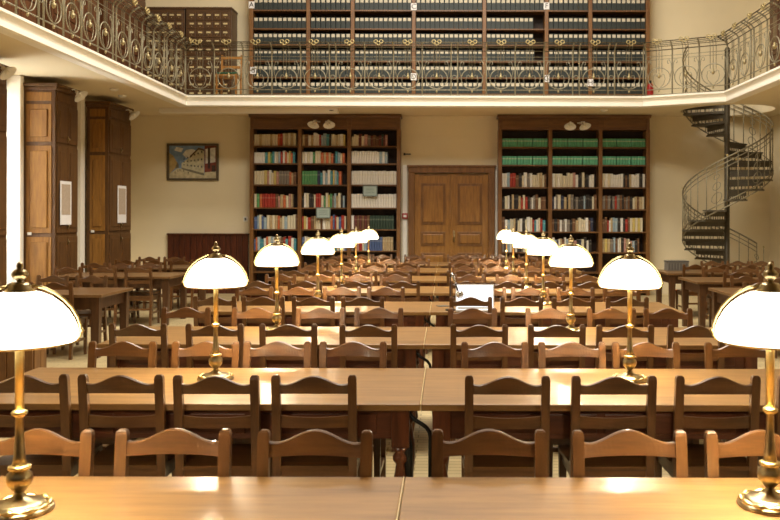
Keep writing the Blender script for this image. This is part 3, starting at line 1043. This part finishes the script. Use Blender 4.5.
for k in range(NT):
    a = A0 + DA * k
    z = RISE * (k + 1)
    tr = link('tread', tread_me, st, (0, 0, z), a)
    link('riser', riser_me, tr)
    zb_ = z - RISE * .9
    link('baluster', bal_me, st, (0, 0, zb_), a + DA * .1)
    link('baluster', bal_me, st, (0, 0, zb_ + RISE * .5), a + DA * .6)
    if k % 2 == 0:
        link('scroll', scr_me, st, (0, 0, zb_), a + DA * .1)
    if k % 3 == 0:
        link('knob', knob_me, st, (0, 0, zb_), a + DA * .1)
for (dz, r) in ((1.02, .016), (.93, .010), (.84, .008), (.16, .012), (.05, .014)):
    n = 90
    MB().tube([(lambda p: (p[0], p[1], p[2] + dz))(hel(RISE * .6 + (ZG1 - RISE * .1) * i / n, .885)) for i in range(n + 1)], r, 6).build('handrail' if dz > .9 else 'helical_bar', M_IRONR, st)


# ------------------------------------------------------------------ chairs
def make_chair():
    t = thing('dining_chair', 'x', 'chair')
    HX = .187
    pm_ = [MB().loft([(sg * HX, -.005, 0, .034, .034), (sg * HX, .045, .43, .042, .036), (sg * HX, .04, .52, .042, .034), (sg * HX, .0, .895, .042, .03), (sg * HX, -.001, .908, .036, .026), (sg * HX, -.002, .915, .022, .016)]) for sg in (-1, 1)]
    for m in pm_:
        m.build('post', M_CHAIRZ, t)
    # top rail with a bell-shaped upper edge, bowed slightly backwards
    n = 20
    vs, fs = [], []
    for i in range(n + 1):
        u = -1 + 2 * i / n
        x = u * (HX - .015)
        a = abs(u)
        zt = .869 + .045 * (0.5 + 0.5 * math.cos(PI * min(1, a / .86))) + (.006 * max(0, (a - .86) / .14))
        zb = .821 + .004 * (1 - u * u)
        yo = -.018 * (1 - u * u)
        yt, yb = .002 + yo, .012 + yo
        vs += [(x, yb - .011, zb), (x, yb + .011, zb), (x, yt + .011, zt - .004), (x, yt + .005, zt), (x, yt - .005, zt), (x, yt - .011, zt - .004)]
    k = 6
    for i in range(n):
        for j in range(k):
            j2 = (j + 1) % k
            fs.append((i * k + j, i * k + j2, (i + 1) * k + j2, (i + 1) * k + j))
    fs.append(tuple(range(k))[::-1])
    fs.append(tuple(n * k + j for j in range(k)))
    MB().poly(vs, fs).build('top_rail', M_CHAIR, t)
    vs, fs = [], []
    for i in range(11):
        u = -1 + 2 * i / 10
        x = u * (HX - .015)
        yo = .026 - .016 * (1 - u * u)
        zt = .712 - .008 * (1 - u * u)
        vs += [(x, yo - .009, .652), (x, yo + .009, .652), (x, yo + .007, zt), (x, yo - .009, zt)]
    for i in range(10):
        for j in range(4):
            j2 = (j + 1) % 4
            fs.append((i * 4 + j, i * 4 + j2, (i + 1) * 4 + j2, (i + 1) * 4 + j))
    fs += [(3, 2, 1, 0), (40, 41, 42, 43)]
    MB().poly(vs, fs).build('slat', M_CHAIR, t)
    MB().prism([(-.165, .02), (.165, .02), (.20, .06), (.215, .40), (.2, .43), (-.2, .43), (-.215, .40), (-.20, .06)], 'z', .44, .462).build('seat', M_CHAIR, t)
    MB().box(-.168, .168, .035, .053, .385, .44).box(-.175, .175, .385, .403, .385, .44).box(-.196, -.178, .06, .385, .385, .44).box(.178, .196, .06, .385, .385, .44).build('seat_frame', M_CHAIR, t)
    for sg in (-1, 1):
        MB().loft([(sg * .19, .395, 0, .03, .03), (sg * .19, .395, .44, .04, .04)]).build('leg', M_CHAIRZ, t)
        MB().box(sg * .19 - .01, sg * .19 + .01, .03, .38, .18, .21).build('stretcher', M_CHAIRZ, t)
    MB().box(-.17, .17, .018, .036, .24, .27).build('stretcher', M_CHAIR, t)
    return t


CHAIR0 = make_chair()
CHT = record(CHAIR0)
first_chair = [True]
CJ = random.Random(3)


def chair(x, y, facing, label, group):
    """facing +1: back towards the camera; -1: faces the camera"""
    rz = (0 if facing > 0 else PI) + CJ.uniform(-.025, .025)
    y += CJ.uniform(-.012, .006) * facing
    if first_chair[0]:
        first_chair[0] = False
        CHAIR0.location = (x, y, 0)
        CHAIR0.rotation_euler = (0, 0, rz)
        CHAIR0['label'] = label
        CHAIR0['group'] = group
        return CHAIR0
    return copy_tree(CHT, CHAIR0, (x, y, 0), rz, label, group)


# ------------------------------------------------------------------ tables
ZT = .76
leg_prof = [(.026, 0), (.034, .02), (.03, .05), (.024, .08), (.036, .16), (.046, .25), (.044, .32), (.03, .40), (.024, .44), (.04, .46), (.04, .48), (.028, .50), (.05, .53)]


def make_table(L, seam_side):
    t = thing('reading_table', 'x', 'table')
    h = L / 2
    MB().box(-h, h, -.5, .5, ZT - .034, ZT, .005).build('table_top', M_TABLE, t)
    if seam_side:
        a = seam_side * h
        MB().box(min(a, a + seam_side * .007), max(a, a + seam_side * .004), -.5, .5, ZT - .034, ZT + .0006).build('edge_strip', M_EDGE, t)
    for sg in (-1, 1):
        ap = MB().box(-h + .14, h - .14, sg * .43 - .012, sg * .43 + .012, .575, ZT - .034).build('apron', M_APRON, t)
        n = 3
        for k in range(n):
            x0 = -h + .2 + k * (L - .4) / n
            MB().box(x0 + .02, x0 + (L - .4) / n - .02, sg * .446 - .005, sg * .446 + .005, .60, ZT - .06, .004).build('apron_panel', M_APRON, ap)
        MB().box(sg * (h - .10) - .012, sg * (h - .10) + .012, -.38, .38, .575, ZT - .034).build('apron', M_APRON, t)
        for s2 in (-1, 1):
            MB().lathe(leg_prof, 14, sg * (h - .10), s2 * .41).box(sg * (h - .10) - .045, sg * (h - .10) + .045, s2 * .41 - .045, s2 * .41 + .045, .53, ZT - .034, .004).build('leg', M_LEG, t)
    return t


XS = [-.147, -.123, -.158, -.155, -.147, -.163, -.16, -.16]
NEAR = [2.007, 4.165, 6.115, 8.22, 10.24, 12.22, 14.32, 16.35]
FAR = [3.007, 5.17, 7.12, 9.24, 11.3, 13.32, 15.36, 17.36]
tl0 = make_table(2.38, 1)
tr0 = make_table(2.50, 0)
TLT, TRT = record(tl0), record(tr0)
for i in range(8):
    yc = (NEAR[i] + FAR[i]) / 2
    for (proto, tree, cx, side) in ((tl0, TLT, XS[i] - 1.19 - .004, 'left'), (tr0, TRT, XS[i] + 1.25 + .002, 'right')):
        lamp_txt = 'with brass lamp' if i < 7 else 'without lamp'
        lab = f'long honey coloured reading table {lamp_txt}, {side} half of the {ORD[i + 1]} row from camera'
        if i == 0:
            proto.location = (cx, yc, 0)
            proto['label'] = lab
            proto['group'] = 'reading tables of the centre rows'
        else:
            copy_tree(tree, proto, (cx, yc, 0), 0, lab, 'reading tables of the centre rows')

# measured chair positions (metres from the camera axis), far side (f) and near side (n) of each row
CX = {
    ('f', 1): ([-1.96, -1.487, -.99, -.472], [.158, .667, 1.151, 1.66]),
    ('n', 2): ([-2.06, -1.592, -1.122, -.645], [.302, .825, 1.335, 1.84]),
    ('f', 2): ([-2.003, -1.486, -1.046, -.575], [.304, .783, 1.242, 1.817]),
    ('n', 3): ([-2.225, -1.67, -1.138, -.558], [.242, .802, 1.294, 1.81]),
    ('f', 3): ([-2.217, -1.611, -1.068, -.571], [.227, .888, 1.414, 1.895]),
    ('n', 4): ([-2.249, -1.778, -1.288, -.808], [.243, .738, 1.243, 1.766]),
    ('f', 4): ([-2.119, -1.633, -1.148, -.662], [.46, .931, 1.435, 1.942]),
    ('n', 5): ([-2.28, -1.71, -1.112, -.522], [.25, .75, 1.25, 1.75]),
    ('f', 5): ([-2.23, -1.70, -1.197, -.686], [.316, .88, 1.4, 1.9]),
    ('n', 6): ([-2.2, -1.72, -1.2, -.70], [.22, .75, 1.25, 1.8]),
    ('f', 6): ([-2.15, -1.65, -1.16, -.62], [.30, .82, 1.35, 1.86]),
    ('n', 7): ([-2.2, -1.7, -1.2, -.68], [.25, .78, 1.3, 1.8]),
    ('f', 7): ([-2.1, -1.58, -1.05, -.5], [.30, .80, 1.32, 1.86]),
    ('n', 8): ([-2.2, -1.66, -1.15, -.6], [.3, .82, 1.3, 1.85]),
    ('f', 8): ([-2.15, -1.75, -1.32, -.66], [-.02 + .25, .62, 1.15, 1.7]),
}
for (sd, row), (la, ra) in CX.items():
    y = FAR[row - 1] + .045 if sd == 'f' else NEAR[row - 1] - .045
    for side, arr in (('left', la), ('right', ra)):
        order = sorted(arr, key=lambda v: abs(v))
        for x in arr:
            k = order.index(x) + 1
            if sd == 'f':
                lab = f'brown chair facing camera behind {ORD[row]} row table, {ORD[k]} {side} of the table seam'
            else:
                lab = f'brown chair with back turned before {ORD[row]} row table, {ORD[k]} {side} of the table seam'
            chair(x, y, -1 if sd == 'f' else 1, lab, 'wooden chairs at the centre tables')


# side tables with square legs
def make_side(L):
    t = thing('side_table', 'x', 'table')
    h = L / 2
    MB().box(-h, h, -.51, .51, ZT - .035, ZT, .005).build('table_top', M_SIDE, t)
    for sg in (-1, 1):
        MB().box(-h + .12, h - .12, sg * .44 - .012, sg * .44 + .012, .58, ZT - .035).build('apron', M_SIDELEG, t)
        MB().box(sg * (h - .09) - .012, sg * (h - .09) + .012, -.39, .39, .58, ZT - .035).build('apron', M_SIDELEG, t)
        for s2 in (-1, 1):
            MB().loft([(sg * (h - .09), s2 * .43, 0, .075, .075), (sg * (h - .09), s2 * .43, ZT - .035, .1, .1)]).build('leg', M_SIDELEG, t)
    return t


SD = [('left', -4.08, -1, 9.95, 10.97, 'nearest'), ('left', -4.25, -1, 12.95, 13.97, 'middle'), ('left', -4.3, -1, 15.1, 16.12, 'farthest'),
      ('right', 3.48, 1, 10.14, 11.16, 'nearest'), ('right', 3.63, 1, 12.12, 13.14, 'middle'), ('right', 3.70, 1, 14.0, 15.02, 'farthest')]
s0 = make_side(1.84)
ST = record(s0)
for i, (side, xe, sg, y0, y1, nm) in enumerate(SD):
    lab = f'plain square legged wooden table, {nm} along the {side} side of the hall'
    loc = (xe + sg * .92, (y0 + y1) / 2, 0)
    if i == 0:
        s0.location = loc
        s0['label'] = lab
        s0['group'] = 'side tables'
    else:
        copy_tree(ST, s0, loc, 0, lab, 'side tables')
SCH = {
    0: ([px(55, 9.9), px(92, 9.9) - .9 + .0], [px(91, 11.0), px(52, 11.0)]),
    1: ([px(138, 12.9), px(103, 12.9), px(68, 12.9)], [-5.88, -5.42, -4.95]),
    2: ([-4.74, -5.22, -5.72], [px(150, 16.2), px(175, 16.2), px(120, 16.2)]),
    3: ([px(760, 10.1), px(800, 10.1)], [px(746, 11.2), px(785, 11.2)]),
    4: ([px(738, 12.07), px(775, 12.07)], [px(715, 13.2), px(745, 13.2), px(775, 13.2)]),
    5: ([px(695.5, 13.95), px(724, 13.95), px(752, 13.95)], [px(712, 15.07), px(738, 15.07), px(762, 15.07)]),
}
for i, (nr, fr) in SCH.items():
    side, xe, sg, y0, y1, nm = SD[i]
    for arr, fc in ((nr, 1), (fr, -1)):
        order = sorted(arr, key=lambda v: abs(v))
        for x in arr:
            k = order.index(x) + 1
            if x < -5.92:
                continue
            if fc > 0:
                lab = f'brown chair with back turned at {nm} {side} side table, {ORD[k]} from the centre aisle'
            else:
                lab = f'brown chair facing camera at {nm} {side} side table, {ORD[k]} from the centre aisle'
            chair(x, y0 - .045 if fc > 0 else y1 + .045, fc, lab, 'wooden chairs at the side tables')

# low panelled counter at the left edge
t = thing('low_counter', 'low wooden counter clad in vertical boards behind the left front lamp', 'counter', (-4.75, 8.5, 0))
for k in range(10):
    MB().box(-.65 + k * .13 + .003, -.65 + (k + 1) * .13 - .003, -.16 - .006 * (k % 2), -.14, .0, .72, .004).build('board', M_SHELFZ, t)
for k in range(2):
    MB().box(.63, .655, -.135 + k * .13 + .003, -.135 + (k + 1) * .13 - .003, 0, .72, .004).build('board', M_SHELFZ, t)
MB().box(-.65, .63, -.14, .13, .0, .72).build('body', M_SHELF, t)
MB().box(-.67, .68, -.19, .15, .72, .755, .006).build('counter_top', M_SIDE, t)

# ------------------------------------------------------------------ table lamps
def make_lamp():
    t = thing('table_lamp', 'x', 'lamp')
    MB().lathe([(.100, 0), (.103, .006), (.098, .014), (.080, .018), (.076, .026), (.060, .032), (.040, .036), (.024, .044), (.014, .056), (.012, .062)], 28).build('base', M_BRASSD, t)
    n_ = 80
    fm = MB().tube([(.088 * math.cos(2 * PI * k / n_), .088 * math.sin(2 * PI * k / n_), .019) for k in range(n_)], [.007 + .004 * math.cos(2 * PI * k / 8) for k in range(n_)], 6, True)
    o = fm.build('beading', M_BRASS, t)
    MB().lathe([(.012, .058), (.022, .068), (.036, .085), (.040, .102), (.037, .118), (.026, .128), (.024, .132)], 20).build('vase', M_BRASSD, t)
    MB().lathe([(.022, .130), (.034, .134), (.034, .142), (.022, .146)], 20).build('collar', M_BRASS, t)
    MB().lathe([(.022, .146), (.018, .17), (.013, .24), (.012, .296), (.014, .300)], 16).build('lower_stem', M_BRASSD, t)
    MB().lathe([(.014, .298), (.024, .306), (.024, .314), (.014, .320)], 16).build('knop', M_BRASS, t)
    MB().lathe([(.0135, .318), (.0135, .52), (.010, .66), (.010, .70)], 16).build('stem', M_BRASS, t)
    sh = [(.160, .530), (.171, .534), (.175, .545), (.176, .558), (.173, .576), (.164, .598), (.146, .628), (.124, .652), (.098, .672), (.064, .688), (.034, .694)]
    inner = [(r - .006, z - .003) for (r, z) in sh][::-1]
    sh = [(r * .965, z) for (r, z) in sh]
    inner = [(r - .006, z - .003) for (r, z) in sh][::-1]
    MB().lathe(sh + inner, 40, caps=False).build('lamp_shade', M_SHADE, t)
    MB().lathe([(.149, .525), (.166, .528), (.168, .534), (.154, .533), (.149, .525)], 40, caps=False).build('shade_rim', M_BRASS, t)
    for sg in (-1, 1):
        pts = [(sg * r * .965, 0, z) for (r, z) in ((.170, .529), (.181, .540), (.184, .556), (.182, .578), (.173, .604), (.155, .636), (.132, .662), (.105, .684), (.070, .702), (.036, .710))]
        a = MB().tube(pts, .0045, 6).build('shade_arm', M_BRASS, t)
        MB().lathe([(.002, -.008), (.008, 0), (.002, .008)], 8, sg * .181, 0, .558).build('arm_stud', M_BRASS, a)
    MB().lathe([(.044, .688), (.044, .696), (.034, .704), (.032, .713), (.025, .719), (.010, .722)], 20).build('crown_cap', M_BRASSD, t)
    MB().lathe([(.008, .720), (.010, .728), (.022, .738), (.025, .748), (.019, .758), (.009, .764), (.011, .772), (.009, .780), (.003, .786)], 16).build('finial', M_BRASSD, t)
    MB().lathe([(.004, .545), (.024, .56), (.030, .578), (.022, .60), (.014, .63)], 14, .05, 0, 0).build('bulb', M_BULB, t)
    return t


L0 = make_lamp()
LT = record(L0)
ld = bpy.data.lights.new('lamp_bulb_light', 'POINT')
ld.energy = LAMP_W
ld.color = (1.0, 0.88, 0.64)
ld.shadow_soft_size = .05
LL = [(20, 2.65), (216, 4.81), (277, 6.83), (318, 8.95), (341.6, 11.0), (356, 13.0), (368.7, 15.1)]
RL = [(770.5, 2.71), (630, 4.79), (571, 6.83), (543.4, 8.95), (526.5, 11.0), (513.4, 13.0), (506.5, 15.1)]
n = 0
for side, arr in (('left', LL), ('right', RL)):
    for i, (xp, d) in enumerate(arr):
        lab = f'brass table lamp with glowing white dome shade, {ORD[i + 1]} from camera in the {side} row'
        loc = (px(xp, d), d, ZT)
        if n == 0:
            L0.location = loc
            L0['label'] = lab
            L0['group'] = 'lit brass table lamps'
            root = L0
        else:
            root = copy_tree(LT, L0, loc, 0, lab, 'lit brass table lamps')
        root.rotation_euler = (0, 0, math.atan2(-loc[0], loc[1]))
        o = bpy.data.objects.new('lamp_bulb_light', ld)
        COL.objects.link(o)
        o.parent = root
        o.location = (-.05, 0, .575)
        n += 1

# ------------------------------------------------------------------ small things on and under the tables
t = thing('laptop', 'open white laptop with bright blank page on the fourth row table', 'laptop', (px(475, 8.5), 8.5, ZT))
MB().box(-.195, .195, -.26, 0, 0, .018, .004).build('base', M_LAPTOP, t)
MB().box(-.17, .17, -.15, -.02, .018, .021).build('keyboard', M_GREY, t)
lid = MB().box(-.195, .195, -.006, .006, .01, .25, .003).build('screen_lid', M_LAPTOP, t)
lid.rotation_euler = (-.12, 0, 0)
MB().box(-.183, .183, -.0085, -.006, .022, .239).build('display', M_SCREEN, lid)
MB().box(-.12, .15, -.0095, -.0085, .205, .208).build('page_line', M_PLACARD, lid)
t = thing('desk_lamp', 'small black and chrome gooseneck lamp with ball head beside the laptop', 'lamp', (px(450.5, 8.36), 8.36, ZT))
MB().lathe([(.05, 0), (.05, .012), (.02, .018)], 18).build('foot', M_BLACK, t)
MB().tube([(0, 0, .01), (0, 0, .34), (.006, -.01, .37), (.02, -.02, .375)], .005, 8).build('pole', M_BLACK, t)
MB().tube([(.012, -.02, .375), (.035, -.03, .32), (.05, -.035, .27)], .012, 8).build('sleeve', M_CHROME, t)
MB().tube([(.05, -.035, .27), (.075, -.04, .2)], .009, 8).build('arm', M_BLACK, t)
MB().lathe([(.004, -.040), (.024, -.033), (.038, -.013), (.040, .004), (.031, .024), (.013, .037), (.004, .040)], 18, .095, -.045, .165).build('head', M_CHROME, t)
t = MB().box(-.06, .06, -.05, .05, 0, .004).box(-.055, .06, -.045, .05, .004, .007).build('leaflet', M_GREYD, None, (px(443, 8.75), 8.75, ZT), .4)
tag(t, 'small grey folded leaflet lying near the seam of the fourth row table', 'leaflet')
t = thing('metal_box', 'grey ribbed card box standing on the farthest right side table', 'box', (px(676.5, 14.75), 14.75, ZT))
MB().box(-.185, .185, -.12, .12, 0, .15, .006).build('body', M_GREY, t)
MB().box(-.19, .19, -.125, .125, .15, .175, .005).build('lid', M_GREYD, t)
for k in range(7):
    MB().box(-.17 + k * .05, -.14 + k * .05, -.124, -.118, .02, .13).build('rib', M_GREYD, t)
for i in range(1, 7):
    t = thing('power_cable', f'black power cable and plug dangling under the table seam of the {ORD[i + 1]} row', 'cable', (XS[i], NEAR[i] + .12, ZT - .036), 0, 'cables under the table seams')
    zs = .40 if i == 1 else .16
    MB().tube([(-.07, 0, 0), (-.068, 0, -.025), (-.055, 0, -.05), (-.03, 0, -.072), (0, 0, -.09), (.025, 0, -.108), (.04, 0, -.13), (.046, 0, -.155), (.045, 0, -zs - .01)], .011, 7).build('cord', M_BLACK, t)
    MB().box(.02, .07, -.02, .02, -zs - .07, -zs, .006).build('plug', M_BLACK, t)
    if i == 1:
        MB().tube([(-.085, -.02, .0), (-.08, -.03, -.08), (-.07, -.03, -.2), (-.06, -.03, -.42)], [.010, .016, .026, .02], 8).build('strap', M_BLACK, t)
